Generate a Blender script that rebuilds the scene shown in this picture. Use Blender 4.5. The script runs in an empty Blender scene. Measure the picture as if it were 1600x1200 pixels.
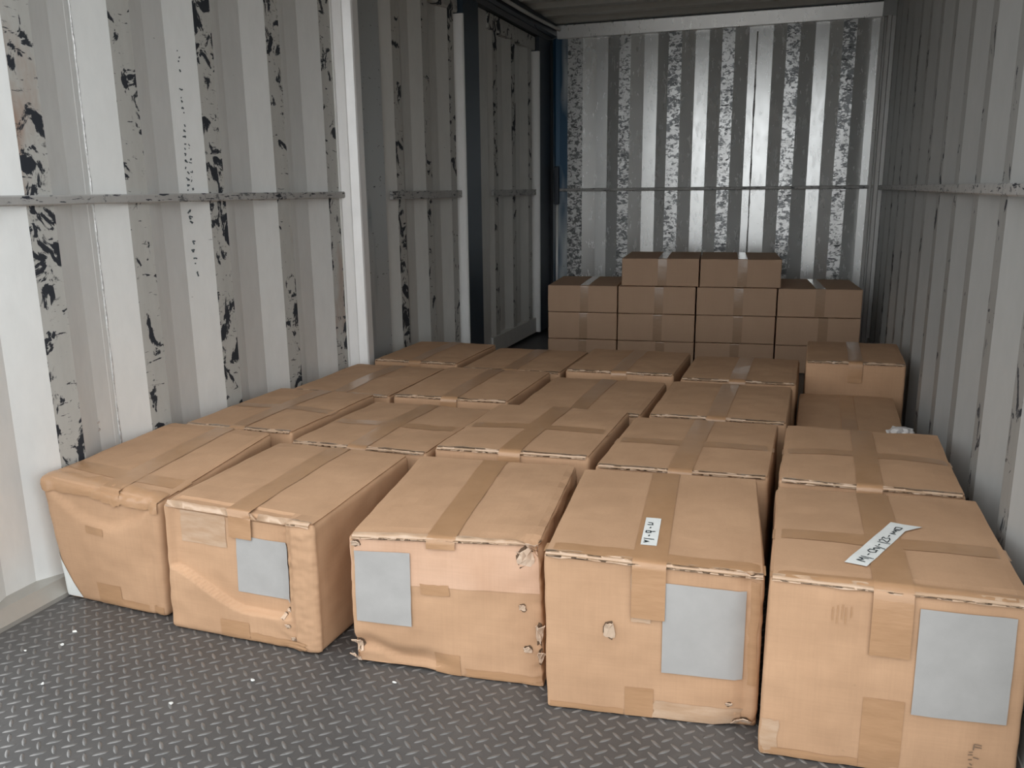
import bpy, bmesh, math, random
from mathutils import Vector, Matrix, noise

# ------------------------------------------------------------------ camera
SC = bpy.context.scene
COL = SC.collection
HC, YAW, PITCH, ROLL, FPX = 1.103, 0.3343, 0.2251, 0.0111, 1327.0
cy, sy, cp, sp = math.cos(YAW), math.sin(YAW), math.cos(PITCH), math.sin(PITCH)
fw = Vector((-sy*cp, cy*cp, -sp)); rt = Vector((cy, sy, 0)); dn = fw.cross(rt)
cr, sr = math.cos(ROLL), math.sin(ROLL)
rt, dn = cr*rt + sr*dn, -sr*rt + cr*dn
cam = bpy.data.cameras.new('camera'); cam.sensor_fit = 'HORIZONTAL'; cam.sensor_width = 36.0
cam.lens = 36.0*FPX/1600.0; cam.clip_start = 0.02
camo = bpy.data.objects.new('camera', cam); COL.objects.link(camo)
m = Matrix.Identity(4)
for i in range(3):
    m[i][0] = rt[i]; m[i][1] = -dn[i]; m[i][2] = -fw[i]
m.translation = (0, 0, HC)
camo.matrix_world = m
SC.camera = camo

# ------------------------------------------------------------------ daylight (overcast sky over the open end) and exposure
world = bpy.data.worlds.new('overcast_sky'); SC.world = world; world.use_nodes = True
bg = world.node_tree.nodes['Background']
bg.inputs['Color'].default_value = (0.975, 0.992, 1.0, 1); bg.inputs['Strength'].default_value = 1.0
SC.view_settings.view_transform = 'Standard'; SC.view_settings.look = 'None'
SC.view_settings.gamma = 1.0; SC.view_settings.use_curve_mapping = False
SC.view_settings.exposure = 1.28
SC.cycles.diffuse_bounces = 8; SC.cycles.max_bounces = 14

# ------------------------------------------------------------------ helpers
random.seed(7)
A, B, L, H, Y0 = 1.945, 0.44, 6.545, 2.30, 1.34      # left x = -A, right x = B, end wall y = L, opening at Y0

def mesh(name, verts, faces, mats, parent=None, idx=None, smooth=False):
    me = bpy.data.meshes.new(name)
    me.from_pydata([tuple(v) for v in verts], [], faces)
    for mt in (mats if isinstance(mats, (list, tuple)) else [mats]): me.materials.append(mt)
    if idx: me.polygons.foreach_set('material_index', idx)
    if smooth: me.polygons.foreach_set('use_smooth', [True]*len(faces))
    bm = bmesh.new(); bm.from_mesh(me); bmesh.ops.recalc_face_normals(bm, faces=bm.faces); bm.to_mesh(me); bm.free()
    me.update()
    o = bpy.data.objects.new(name, me); COL.objects.link(o)
    if parent is not None: o.parent = parent
    return o
def empty(name, loc=(0, 0, 0)):
    o = bpy.data.objects.new(name, None); COL.objects.link(o); o.location = loc; o.empty_display_size = 0.1
    return o
def tag(o, label, cat, group=None):
    o['label'] = label; o['category'] = cat
    if group: o['group'] = group
    return o
def struct(o, label):
    o['kind'] = 'structure'; o['label'] = label
    return o
class MB:
    """collects boxes / prisms / tubes into one mesh"""
    def __init__(s): s.v = []; s.f = []
    def box(s, a, b):
        n = len(s.v); x0, y0, z0 = a; x1, y1, z1 = b
        s.v += [(x, y, z) for z in (z0, z1) for x, y in ((x0, y0), (x1, y0), (x1, y1), (x0, y1))]
        s.f += [[n+i for i in q] for q in ((0, 3, 2, 1), (4, 5, 6, 7), (0, 1, 5, 4), (1, 2, 6, 5), (2, 3, 7, 6), (3, 0, 4, 7))]
        return s
    def prism(s, prof, fn, e0, e1):
        n = len(s.v); k = len(prof)
        s.v += [fn(t, d, e0) for t, d in prof] + [fn(t, d, e1) for t, d in prof]
        s.f += [[n+i, n+(i+1) % k, n+k+(i+1) % k, n+k+i] for i in range(k)]
        s.f += [[n+i for i in range(k)], [n+k+i for i in range(k)][::-1]]
        return s
    def tube(s, pts, r, seg=8, jit=0.0):
        pts = [Vector(p) for p in pts]; n = len(s.v)
        for i, p in enumerate(pts):
            t = (pts[min(i+1, len(pts)-1)] - pts[max(i-1, 0)]).normalized()
            a = Vector((0, 0, 1)) if abs(t.z) < 0.9 else Vector((1, 0, 0))
            x = t.cross(a).normalized(); y = t.cross(x)
            rr = r*(1 + jit*random.uniform(-1, 1))
            s.v += [tuple(p + rr*(math.cos(q)*x + math.sin(q)*y)) for q in [2*math.pi*j/seg for j in range(seg)]]
        for i in range(len(pts)-1):
            for j in range(seg):
                s.f.append([n+i*seg+j, n+i*seg+(j+1) % seg, n+(i+1)*seg+(j+1) % seg, n+(i+1)*seg+j])
        s.f.append([n+j for j in range(seg)]); s.f.append([n+(len(pts)-1)*seg+j for j in range(seg)][::-1])
        return s
    def build(s, name, mats, parent=None, smooth=False): return mesh(name, s.v, s.f, mats, parent, smooth=smooth)

def bevel(o, w=0.003, seg=1):
    md = o.modifiers.new('bevel', 'BEVEL'); md.width = w; md.segments = seg; md.limit_method = 'ANGLE'; md.angle_limit = math.radians(40)
    return o

# ------------------------------------------------------------------ materials
class NT:
    def __init__(s, name):
        s.m = bpy.data.materials.new(name); s.m.use_nodes = True; s.t = s.m.node_tree
        s.p = s.t.nodes['Principled BSDF']
        s.co = s.t.nodes.new('ShaderNodeTexCoord').outputs['Object']
    def link(s, a, b): s.t.links.new(a, b)
    def map(s, scale, loc=(0, 0, 0), rot=(0, 0, 0)):
        n = s.t.nodes.new('ShaderNodeMapping'); s.link(s.co, n.inputs['Vector'])
        n.inputs['Scale'].default_value = scale; n.inputs['Location'].default_value = loc; n.inputs['Rotation'].default_value = rot
        return n.outputs[0]
    def noise(s, vec, scale=1.0, detail=4.0, rough=0.5, dist=0.0):
        n = s.t.nodes.new('ShaderNodeTexNoise'); s.link(vec, n.inputs['Vector'])
        n.inputs['Scale'].default_value = scale; n.inputs['Detail'].default_value = detail
        n.inputs['Roughness'].default_value = rough; n.inputs['Distortion'].default_value = dist
        return n.outputs['Fac']
    def ramp(s, fac, a, b, lo=0.0, hi=1.0):
        n = s.t.nodes.new('ShaderNodeMapRange'); s.link(fac, n.inputs['Value'])
        n.inputs['From Min'].default_value = a; n.inputs['From Max'].default_value = b
        n.inputs['To Min'].default_value = lo; n.inputs['To Max'].default_value = hi
        return n.outputs[0]
    def math(s, op, a, b=None):
        n = s.t.nodes.new('ShaderNodeMath'); n.operation = op
        for i, q in enumerate((a, b)):
            if q is None: continue
            if isinstance(q, (int, float)): n.inputs[i].default_value = q
            else: s.link(q, n.inputs[i])
        return n.outputs[0]
    def mix(s, fac, a, b):
        n = s.t.nodes.new('ShaderNodeMix'); n.data_type = 'RGBA'
        if isinstance(fac, (int, float)): n.inputs[0].default_value = fac
        else: s.link(fac, n.inputs[0])
        for sock, q in ((n.inputs[6], a), (n.inputs[7], b)):
            if isinstance(q, tuple): sock.default_value = (*q, 1)
            else: s.link(q, sock)
        return n.outputs[2]
    def sep(s):
        n = s.t.nodes.new('ShaderNodeSeparateXYZ'); s.link(s.co, n.inputs[0]); return n.outputs
    def bump(s, h, strength=0.3, dist=0.002):
        n = s.t.nodes.new('ShaderNodeBump'); n.inputs['Strength'].default_value = strength; n.inputs['Distance'].default_value = dist
        s.link(h, n.inputs['Height']); s.link(n.outputs[0], s.p.inputs['Normal'])
    def set(s, col=None, rough=None, metal=None, spec=None, coat=None):
        for key, q in (('Base Color', col), ('Roughness', rough), ('Metallic', metal), ('Specular IOR Level', spec), ('Coat Weight', coat)):
            if q is None: continue
            if isinstance(q, tuple): s.p.inputs[key].default_value = (*q, 1)
            elif isinstance(q, (int, float)): s.p.inputs[key].default_value = q
            else: s.link(q, s.p.inputs[key])
        return s.m

def plain(name, col, rough=0.6, metal=0.0, var=0.12, scale=30):
    n = NT(name); f = n.ramp(n.noise(n.map((scale,)*3), 1, 4, 0.6), 0.3, 0.7)
    return n.set(n.mix(f, tuple(c*(1-var) for c in col), tuple(min(1, c*(1+var)) for c in col)), rough, metal)

def paint(name, base=(0.56, 0.575, 0.57), metal=0.45, rough=0.36, patch=None, streak=0.70, fleck=None, rust=0.70, seed=0.0, grime=0.25, dark=(0.022, 0.027, 0.036), fleckcol=(0.09, 0.10, 0.105), bump=0.25, fs=1.0):
    """semi-gloss grey container paint; patch / streak / fleck are thresholds of the scrapes through it"""
    n = NT(name); sd = (seed*3.1, seed*1.7, seed*2.3)
    coarse = n.noise(n.map((1.7, 1.7, 1.7), sd), 1, 3, 0.5)
    fine = n.noise(n.map((26, 26, 9), sd), 1, 5, 0.6)
    c = n.mix(n.ramp(fine, 0.3, 0.75, 0.0, grime), base, tuple(q*0.72 for q in base))
    r1 = n.ramp(n.noise(n.map((2.6, 2.6, 1.1), sd), 1, 6, 0.65), rust, rust+0.12, 0, 0.75)
    c = n.mix(r1, c, (0.36, 0.22, 0.15))
    st = n.noise(n.map((16, 16, 85), sd), 1, 5, 0.6, 0.4)
    mask = n.ramp(n.math('ADD', st, n.math('MULTIPLY', coarse, 0.12)), streak+0.06, streak+0.085)
    if fleck:
        fl = n.noise(n.map((30*fs, 30*fs, 42*fs), sd), 1, 9, 0.72, 0.5)
        fm = n.ramp(n.math('ADD', fl, n.math('MULTIPLY', coarse, 0.22)), fleck+0.11, fleck+0.17, 0, 0.85)
        c = n.mix(fm, c, fleckcol)
    if patch:
        pn = n.noise(n.map((13, 13, 11), sd), 1, 8, 0.62, 0.8)
        pm = n.ramp(n.math('ADD', pn, n.math('MULTIPLY', coarse, 0.35)), patch+0.175, patch+0.195)
        mask = n.math('MAXIMUM', mask, pm)
    c = n.mix(mask, c, dark)
    me = n.math('MULTIPLY', n.math('SUBTRACT', 1.0, mask), metal)
    ro = n.math('ADD', n.ramp(fine, 0.2, 0.8, rough-0.05, rough+0.08), n.math('MULTIPLY', mask, 0.2))
    n.bump(n.math('SUBTRACT', n.noise(n.map((5, 5, 3), sd), 1, 3, 0.5), n.math('MULTIPLY', mask, 0.04)), bump, 0.01)
    return n.set(c, ro, me)

M = {}
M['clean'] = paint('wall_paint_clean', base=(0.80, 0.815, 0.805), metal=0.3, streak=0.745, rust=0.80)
M['scuff_left'] = paint('wall_paint_scuffed', base=(0.56, 0.565, 0.54), metal=0.12, rough=0.5, patch=0.548, streak=0.635, fleck=0.60, rust=0.58, seed=1.3, grime=0.4)
M['clean_end'] = paint('end_wall_paint', base=(0.90, 0.92, 0.92), metal=0.50, rough=0.24, bump=0.008, grime=0.06, streak=0.72, rust=0.85, seed=2.0)
M['scuff_end'] = paint('end_wall_paint_scraped', base=(0.80, 0.81, 0.81), metal=0.55, rough=0.30, bump=0.5, fleck=0.485, fleckcol=(0.06, 0.068, 0.075), streak=0.62, rust=0.75, seed=3.0)
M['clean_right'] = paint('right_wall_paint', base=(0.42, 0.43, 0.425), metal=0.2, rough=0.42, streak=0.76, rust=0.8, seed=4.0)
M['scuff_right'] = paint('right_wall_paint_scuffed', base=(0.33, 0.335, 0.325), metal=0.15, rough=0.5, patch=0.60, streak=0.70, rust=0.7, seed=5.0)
M['door'] = paint('door_paint', base=(0.66, 0.66, 0.635), metal=0.2, rough=0.45, streak=0.74, rust=0.76, seed=6.0)
M['scuff_door'] = paint('door_paint_scuffed', base=(0.52, 0.52, 0.495), metal=0.12, rough=0.5, patch=0.575, streak=0.67, rust=0.72, seed=7.0)
M['rail'] = paint('rail_paint_worn', base=(0.46, 0.46, 0.45), metal=0.15, rough=0.5, fleck=0.56, streak=0.60, rust=0.8, seed=8.0, grime=0.6)
M['bright'] = paint('bare_steel_edge', base=(0.92, 0.93, 0.93), metal=0.12, rough=0.35, bump=0.08, streak=0.76, rust=0.9, seed=9.0)  # near-white: light on the entrance-facing post and flange put into the colour
M['ceiling'] = paint('ceiling_paint', base=(0.66, 0.66, 0.62), metal=0.05, rough=0.5, streak=0.78, rust=0.8, seed=10.0)
M['beam'] = paint('top_beam_paint', base=(0.88, 0.89, 0.89), metal=0.5, rough=0.28, bump=0.05, grime=0.1, streak=0.75, rust=0.9, seed=12.0)
M['post'] = paint('corner_post_paint', base=(0.62, 0.62, 0.61), metal=0.3, rough=0.35, bump=0.1, streak=0.70, rust=0.85, seed=13.0)
M['weld'] = plain('weld_bead_metal', (0.6, 0.6, 0.6), 0.3, 0.5, 0.4, 90)
M['black'] = plain('black_rubber', (0.018, 0.02, 0.024), 0.5)
M['dark_metal'] = plain('dark_blue_black_steel', (0.045, 0.055, 0.07), 0.42, 0.3)
M['rivet'] = plain('rivet_metal', (0.9, 0.9, 0.9), 0.25, 0.6)

def blue_paint(name, seed, bias, blue=(0.010, 0.062, 0.125)):
    n = NT(name)
    f = n.ramp(n.noise(n.map((5, 5, 0.9), (seed, seed, seed)), 1, 3, 0.5), bias-0.08, bias+0.08)
    s = n.ramp(n.noise(n.map((30, 30, 70), (seed, 0, 0)), 1, 6, 0.6), 0.66, 0.69)
    c = n.mix(f, (0.46, 0.49, 0.50), blue)
    return n.set(n.mix(s, c, (0.03, 0.03, 0.035)), 0.38, 0.25)
M['blue_post'] = blue_paint('blue_oversprayed_steel', 1.0, 0.47)
M['blue_stile'] = blue_paint('dark_blue_stile_paint', 4.0, 0.24, (0.035, 0.058, 0.085))
M['blue_hint'] = blue_paint('grey_steel_with_blue_overspray', 7.0, 0.70)

def floor_mat():
    n = NT('checker_plate_steel')
    f = n.noise(n.map((2.2, 2.2, 2.2)), 1, 5, 0.6); g = n.noise(n.map((60, 60, 60)), 1, 4, 0.6)
    c = n.mix(n.ramp(f, 0.3, 0.7), (0.085, 0.085, 0.086), (0.125, 0.122, 0.12))
    c = n.mix(n.ramp(g, 0.55, 0.75, 0, 0.35), c, (0.17, 0.165, 0.16))
    n.bump(g, 0.25, 0.001)
    return n.set(c, n.ramp(f, 0.3, 0.7, 0.42, 0.6), 0.35)
M['floor'] = floor_mat()
def lug_mat():
    n = NT('checker_plate_lug_steel'); g = n.noise(n.map((45, 45, 45)), 1, 3, 0.6)
    return n.set(n.mix(n.ramp(g, 0.3, 0.7), (0.15, 0.15, 0.15), (0.26, 0.255, 0.25)), 0.38, 0.5)
M['lug'] = lug_mat()

def card(name, c0, c1, fib=0.08, spot=0.6, rough=0.75):
    n = NT(name)
    oi = n.t.nodes.new('ShaderNodeObjectInfo')
    f = n.noise(n.map((7, 7, 7)), 1, 5, 0.6)
    c = n.mix(n.ramp(f, 0.3, 0.7), c0, c1)
    fl = n.noise(n.map((220, 220, 5)), 1, 2, 0.5)
    hz = n.noise(n.map((9, 9, 260)), 1, 2, 0.5)
    c = n.mix(n.math('MULTIPLY', n.ramp(n.math('ADD', fl, hz), 0.85, 1.2), fib), c, tuple(q*0.55 for q in c0))
    sp = n.ramp(n.noise(n.map((38, 38, 38)), 1, 6, 0.7), spot+0.08, spot+0.16, 0, 0.35)
    c = n.mix(sp, c, tuple(q*0.5 for q in c0))
    n.bump(n.math('ADD', n.noise(n.map((90, 90, 90)), 1, 4, 0.6), n.math('MULTIPLY', fl, 0.5)), 0.18, 0.0012)
    return n.set(c, rough, 0, 0.3)
M['card'] = card('kraft_cardboard', (0.45, 0.275, 0.163), (0.53, 0.33, 0.20))
M['card_pink'] = card('kraft_cardboard_pinkish', (0.57, 0.355, 0.235), (0.64, 0.42, 0.295))
M['card_small'] = card('brown_small_carton_board', (0.53, 0.355, 0.24), (0.56, 0.375, 0.255), 0.05, 0.75)
M['card_pale'] = card('torn_cardboard_liner', (0.58, 0.43, 0.31), (0.68, 0.53, 0.41), 0.1, 0.7, 0.9)
M['card_dark'] = plain('cardboard_hole', (0.12, 0.075, 0.045), 0.9)  # dark brown that paints the shade inside tears
def tape_mat(name, c0, c1, rough, coat):
    n = NT(name); f = n.noise(n.map((14, 14, 60)), 1, 5, 0.6)
    n.bump(n.noise(n.map((26, 26, 120)), 1, 4, 0.6), 0.35, 0.002)
    return n.set(n.mix(n.ramp(f, 0.3, 0.7), c0, c1), rough, 0, 0.5, coat)
M['tape'] = tape_mat('brown_packing_tape', (0.39, 0.225, 0.118), (0.45, 0.265, 0.145), 0.34, 0.2)
M['tape_clear'] = tape_mat('clear_wrinkled_tape', (0.44, 0.28, 0.17), (0.54, 0.39, 0.275), 0.24, 0.5)
M['tape_small'] = tape_mat('clear_tape_on_small_carton', (0.42, 0.275, 0.178), (0.46, 0.305, 0.20), 0.22, 0.3)
M['paper'] = plain('white_paper', (0.74, 0.76, 0.74), 0.6, 0, 0.05)
M['label_paper'] = plain('grey_white_label_paper', (0.375, 0.368, 0.358), 0.55, 0, 0.04)
M['ink'] = plain('black_marker_ink', (0.02, 0.03, 0.035), 0.5)
M['ink_pale'] = plain('faded_pen_ink', (0.22, 0.145, 0.095), 0.7)
M['wall_ink'] = plain('grey_marker_ink', (0.09, 0.11, 0.12), 0.5)
M['plastic'] = plain('pale_plastic_wrap', (0.55, 0.53, 0.52), 0.3, 0, 0.1)
M['concrete'] = plain('outside_concrete', (0.15, 0.148, 0.14), 0.9, 0, 0.15, 2)
M['sill'] = paint('sill_steel_worn', base=(0.42, 0.41, 0.38), metal=0.4, rough=0.4, streak=0.70, rust=0.72, seed=11.0)

# ------------------------------------------------------------------ the setting: container shell
fL = lambda t, d, z: (-A + d, t, z)      # t along the wall, d inwards, z up
fR = lambda t, d, z: (B - d, t, z)
fE = lambda t, d, z: (t, L - d, z)
DEP = 0.040

def profile(starts, flat=0.088, slope=0.098, t0=None, t1=None, dep=DEP):
    """corrugation polyline [(t, depth, kind of the face that follows)], inner flats begin at starts"""
    pts = []
    if t0 is not None: pts.append((t0, -dep, 'c'))
    for i, s in enumerate(starts):
        pts += [(s-slope, -dep, 'c'), (s, 0.0, 's'), (s+flat, 0.0, 'c'), (s+flat+slope, -dep, 'c')]
    if t1 is not None: pts.append((t1, -dep, 'c'))
    pts.sort(key=lambda q: q[0])
    return pts

def clip(pts, a, b):
    out = []
    def at(t):
        for p, q in zip(pts, pts[1:]):
            if p[0] <= t <= q[0]:
                k = (t-p[0])/max(1e-9, q[0]-p[0]); return (t, p[1]+k*(q[1]-p[1]), p[2])
        return (t, pts[-1][1], 'c')
    out.append(at(a)); out += [p for p in pts if a < p[0] < b]; e = at(b); out.append((b, e[1], 'c'))
    return out

def corrugated(name, pts, fn, z0, z1, clean, scuff, parent, back=-0.055):
    v, f, idx = [], [], []
    k = len(pts)
    for z in (z0, z1):
        v += [fn(t, d, z) for t, d, _ in pts] + [fn(pts[-1][0], back, z), fn(pts[0][0], back, z)]
    n = k+2
    for i in range(n):
        f.append([i, (i+1) % n, n+(i+1) % n, n+i]); idx.append(1 if i < k-1 and pts[i][2] == 's' else 0)
    f.append(list(range(n))[::-1]); f.append([n+i for i in range(n)]); idx += [0, 0]
    return mesh(name, v, f, [clean, scuff], parent, idx)

# left wall, near part: two welded corrugated sheets, tie rail, post
wl = struct(empty('wall_left', (-A, 2.0, 0)), 'white corrugated steel side wall with black scrapes and a tie rail')
def toparent(o, p):
    o.parent = p; o.matrix_parent_inverse = Matrix.Translation(-Vector(p.location)); return o
pl = profile([0.59, 0.975, 1.355, 1.735, 2.094, 2.469, 2.868, 3.245], t0=0.3, t1=3.6)
SEAM = 2.005
for a, b in ((Y0, SEAM), (SEAM, 3.36)):
    toparent(corrugated('corrugated_sheet', clip(pl, a, b), fL, 0.0, H, M['clean'], M['scuff_left'], None), wl)
w = MB(); w.tube([(-A-DEP+0.001, SEAM-0.006+random.uniform(-.0012, .0012), 0.05+i*0.015) for i in range(150)], 0.0022, 6, 0.6)
toparent(w.build('weld_bead', M['weld'], None, True), wl)
w = MB(); w.prism([(SEAM-0.032, -DEP-0.001), (SEAM-0.026, -DEP+0.0008), (SEAM-0.014, -DEP+0.0008), (SEAM-0.010, -DEP-0.001)], fL, 0.02, H-0.02)
toparent(w.build('seam_strip', M['clean'], None), wl)
r = MB(); r.prism([(1.075, -0.003), (1.075, 0.010), (1.079, 0.013), (1.098, 0.013), (1.102, 0.010), (1.102, -0.003)], lambda z, d, t: fL(t, d, z), Y0, 3.50)
toparent(r.build('tie_rail', M['rail'], None), wl)
p = MB(); p.prism([(3.345, -0.055), (3.345, 0.0), (3.354, 0.002), (3.380, 0.030), (3.385, 0.032), (3.401, 0.064), (3.410, 0.067), (3.470, 0.060), (3.478, -0.055)], fL, 0.0, H)
toparent(p.build('post', M['bright'], None), wl)
p = MB(); p.prism([(3.478, -0.062), (3.478, -0.030), (3.60, -0.030), (3.60, -0.062)], fL, 0.0, H)
toparent(p.build('door_jamb', M['scuff_door'], None), wl)
for z in (0.412, 0.436):
    bm = bmesh.new(); bmesh.ops.create_uvsphere(bm, u_segments=10, v_segments=6, radius=0.0045)
    for q in bm.verts: q.co = Vector((q.co.x*0.5, q.co.y*1.6, q.co.z)) + Vector((-A-DEP+0.001, 1.918, z))
    me = bpy.data.meshes.new('rivet'); bm.to_mesh(me); bm.free(); me.materials.append(M['rivet'])
    o = bpy.data.objects.new('rivet', me); COL.objects.link(o); toparent(o, wl)
k = MB(); k.prism([(0.0, -0.055), (0.0, 0.035), (0.012, 0.035), (0.045, 0.004), (0.05, -0.055)], lambda z, d, t: fL(t, d, z), Y0, 3.36)
toparent(k.build('floor_sill', M['sill'], None), wl)

# side doors (two corrugated leaves)
def door(name, label, y0, y1, flats, panel0, panel1, stile_mat, first_mat):
    d = struct(empty(name, (-A, (y0+y1)/2, 0)), label)
    s = MB(); s.prism([(y0, -0.055), (y0, -0.020), (y0+0.006, -0.014), (panel0, -0.014), (panel0, -0.055)], fL, 0.03, 2.17)
    toparent(s.build('hinge_stile', first_mat, None), d)
    pts = profile(flats, 0.082, 0.085, t0=panel0-0.3, t1=panel1+0.3, dep=0.036)
    pts = [(t, q-0.010, kk) for t, q, kk in pts]
    toparent(corrugated('corrugated_sheet', clip(pts, panel0, panel1), fL, 0.14, 2.075, M['door'], M['scuff_door'], None), d)
    s = MB(); s.prism([(panel1, -0.055), (panel1, 0.024), (panel1+0.006, 0.030), (panel1+0.018, 0.030), (panel1+0.018, -0.055)], fL, 0.03, 2.070)
    toparent(s.build('flange', M['bright'], None), d)
    s = MB(); s.prism([(panel1+0.018, -0.055), (panel1+0.018, 0.026), (y1-0.008, 0.026), (y1, 0.018), (y1, -0.055)], fL, 0.03, 2.17)
    toparent(s.build('lock_stile', stile_mat, None), d)
    s = MB(); s.prism([(2.075, -0.055), (2.075, -0.004), (2.085, 0.0), (2.165, 0.0), (2.17, -0.055)], lambda z, q, t: fL(t, q, z), panel0, panel1)
    toparent(s.build('top_frame', M['scuff_door'], None), d)
    s = MB(); s.prism([(0.03, -0.055), (0.03, 0.0), (0.14, 0.0), (0.14, -0.055)], lambda z, q, t: fL(t, q, z), panel0, panel1)
    toparent(s.build('bottom_frame', M['door'], None), d)
    s = MB(); s.prism([(1.062, -0.012), (1.062, 0.004), (1.102, 0.004), (1.102, -0.012)], lambda z, q, t: fL(t, q, z), panel0+0.04, panel1+0.02)
    toparent(s.build('tie_rail', M['rail'], None), d)
    g = MB(); g.box((-A-0.05, y1-0.001, 0.03), (-A+0.012, y1+0.011, 2.17))
    toparent(g.build('rubber_seal', M['black'], None), d)
    return d
door('door_1', 'grey corrugated side door leaf next to the bright post, blue-black stile', 3.60, 5.00, [3.92, 4.265, 4.61], 3.80, 4.735, M['blue_stile'], M['blue_hint'])
door('door_2', 'dark grey corrugated side door leaf nearest the end wall', 5.012, 6.50, [5.32, 5.68, 6.04], 5.23, 6.185, M['dark_metal'], M['door'])

# header above the doors, hanging seal and cable
tr = struct(empty('trim_1', (-A, 5.0, 2.2)), 'dark steel header rail above the side doors')
h = MB(); h.prism([(2.20, -0.06), (2.20, 0.05), (2.215, 0.065), (H, 0.065), (H, -0.06)], lambda z, q, t: fL(t, q, z), 3.478, L-0.02)
toparent(h.build('header_rail', M['dark_metal'], None), tr)
h = MB(); h.prism([(2.17, -0.06), (2.17, 0.03), (2.20, 0.04), (2.20, -0.06)], lambda z, q, t: fL(t, q, z), 3.478, L-0.02)
toparent(h.build('rubber_gasket', M['black'], None), tr)
h = MB(); h.tube([(-A+0.085, 4.4+i*0.107, 2.262-0.022*math.sin(math.pi*i/20)) for i in range(21)], 0.013, 8)
toparent(h.build('cable_conduit', M['door'], None, True), tr)
h = MB(); h.tube([(-A+0.07, 5.95+i*0.055, 2.205-0.05*math.sin(math.pi*i/10)) for i in range(11)], 0.0025, 6)
toparent(h.build('hanging_wire', M['dark_metal'], None, True), tr)

# end wall
we = struct(empty('wall_back', (-0.7, L, 0)), 'bright corrugated steel end wall with scraped ribs')
pe = [(-1.80, 0.0, 's'), (-1.771, 0.0, 's'), (-1.683, 0.0, 'c'), (-1.587, -DEP, 'c'), (-1.50, -DEP, 'c')]
for a, b, c2, d2 in ((-1.406, -1.321, -1.228, -1.128), (-1.045, -0.950, -0.858, -0.761), (-0.666, -0.579, -0.485, -0.323), (-0.231, -0.141, -0.044, 0.045), (0.133, 0.220, 0.314, 0.40)):
    pe += [(a, 0.0, 's'), (b, 0.0, 'c'), (c2, -DEP, 'c'), (d2, -DEP, 'c')]
pe.append((0.46, -DEP, 'c'))
for a, b in ((-1.80, -0.431), (-0.431, 0.46)):
    toparent(corrugated('corrugated_sheet', clip(pe, a, b), fE, 0.0, 2.21, M['clean_end'], M['scuff_end'], None), we)
w = MB(); w.tube([(-0.431+random.uniform(-.0012, .0012), L+DEP-0.001, 0.05+i*0.045) for i in range(48)], 0.006, 6, 0.4)
toparent(w.build('weld_bead', M['rail'], None, True), we)
h = MB(); h.prism([(2.197, -0.055), (2.197, 0.008), (2.201, 0.012), (2.287, 0.030), (2.292, 0.026), (2.292, -0.055)], lambda z, q, t: fE(t, q, z), -1.88, 0.375)
toparent(h.build('top_beam', M['beam'], None), we)
r = MB(); r.prism([(1.083, -0.003), (1.083, 0.010), (1.087, 0.014), (1.102, 0.014), (1.106, 0.010), (1.106, -0.003)], lambda z, q, t: fE(t, q, z), -1.90, 0.43)
toparent(r.build('tie_rail', M['rail'], None), we)

cpst = struct(empty('trim_2', (-1.87, L, 0)), 'blue oversprayed corner post beside the end wall')
h = MB(); h.prism([(-2.0, -0.055), (-2.0, 0.035), (-1.905, 0.035), (-1.89, 0.012), (-1.86, 0.008), (-1.80, 0.004), (-1.795, -0.055)], fE, 0.0, H)
toparent(h.build('corner_post', M['blue_post'], None), cpst)
h = MB(); h.prism([(-1.945, 0.030), (-1.945, 0.055), (-1.925, 0.060), (-1.905, 0.045), (-1.905, 0.03)], fE, 0.0, H)
toparent(h.build('door_seal', M['black'], None), cpst)
h = MB(); h.tube([(-1.875, L-0.030, 0.02), (-1.875, L-0.030, 1.00)], 0.010, 10)
toparent(h.build('lashing_rod', M['bright'], None, True), cpst)
h = MB(); h.box((-1.893, L-0.055, 0.985), (-1.858, L-0.010, 1.275))
toparent(bevel(h.build('lashing_bracket', M['dark_metal'], None), 0.008, 2), cpst)

cpr = struct(empty('trim_3', (0.41, L, 0)), 'worn grey corner post between end wall and right wall')
h = MB(); h.prism([(0.362, -0.055), (0.362, -0.005), (0.372, 0.030), (0.382, 0.034), (0.388, 0.010), (0.396, 0.008), (0.402, 0.050), (0.424, 0.058), (0.43, 0.04), (0.47, 0.04), (0.47, -0.055)], fE, 0.0, 2.197)
toparent(h.build('corner_post', M['post'], None), cpr)

# right wall
wr = struct(empty('wall_right', (B, 3.6, 0)), 'grey corrugated steel side wall with a tie rail, scuffed ribs')
pr = profile([0.82, 1.20, 1.575, 1.955, 2.330, 2.715, 3.10, 3.49, 3.88, 4.27, 4.66, 5.05, 5.44, 5.83, 6.22], t0=0.3, t1=6.6)
for a, b in ((Y0, 2.60), (2.60, 4.55), (4.55, L)):
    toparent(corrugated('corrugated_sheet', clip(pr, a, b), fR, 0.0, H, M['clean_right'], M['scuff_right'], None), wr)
r = MB(); r.prism([(1.076, -0.003), (1.076, 0.010), (1.080, 0.013), (1.101, 0.013), (1.105, 0.010), (1.105, -0.003)], lambda z, q, t: fR(t, q, z), Y0, L-0.04)
toparent(r.build('tie_rail', M['rail'], None), wr)
k = MB(); k.prism([(0.0, -0.055), (0.0, 0.006), (0.04, 0.003), (0.05, -0.055)], lambda z, q, t: fR(t, q, z), Y0, L-0.06)
toparent(k.build('floor_sill', M['sill'], None), wr)

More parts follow.
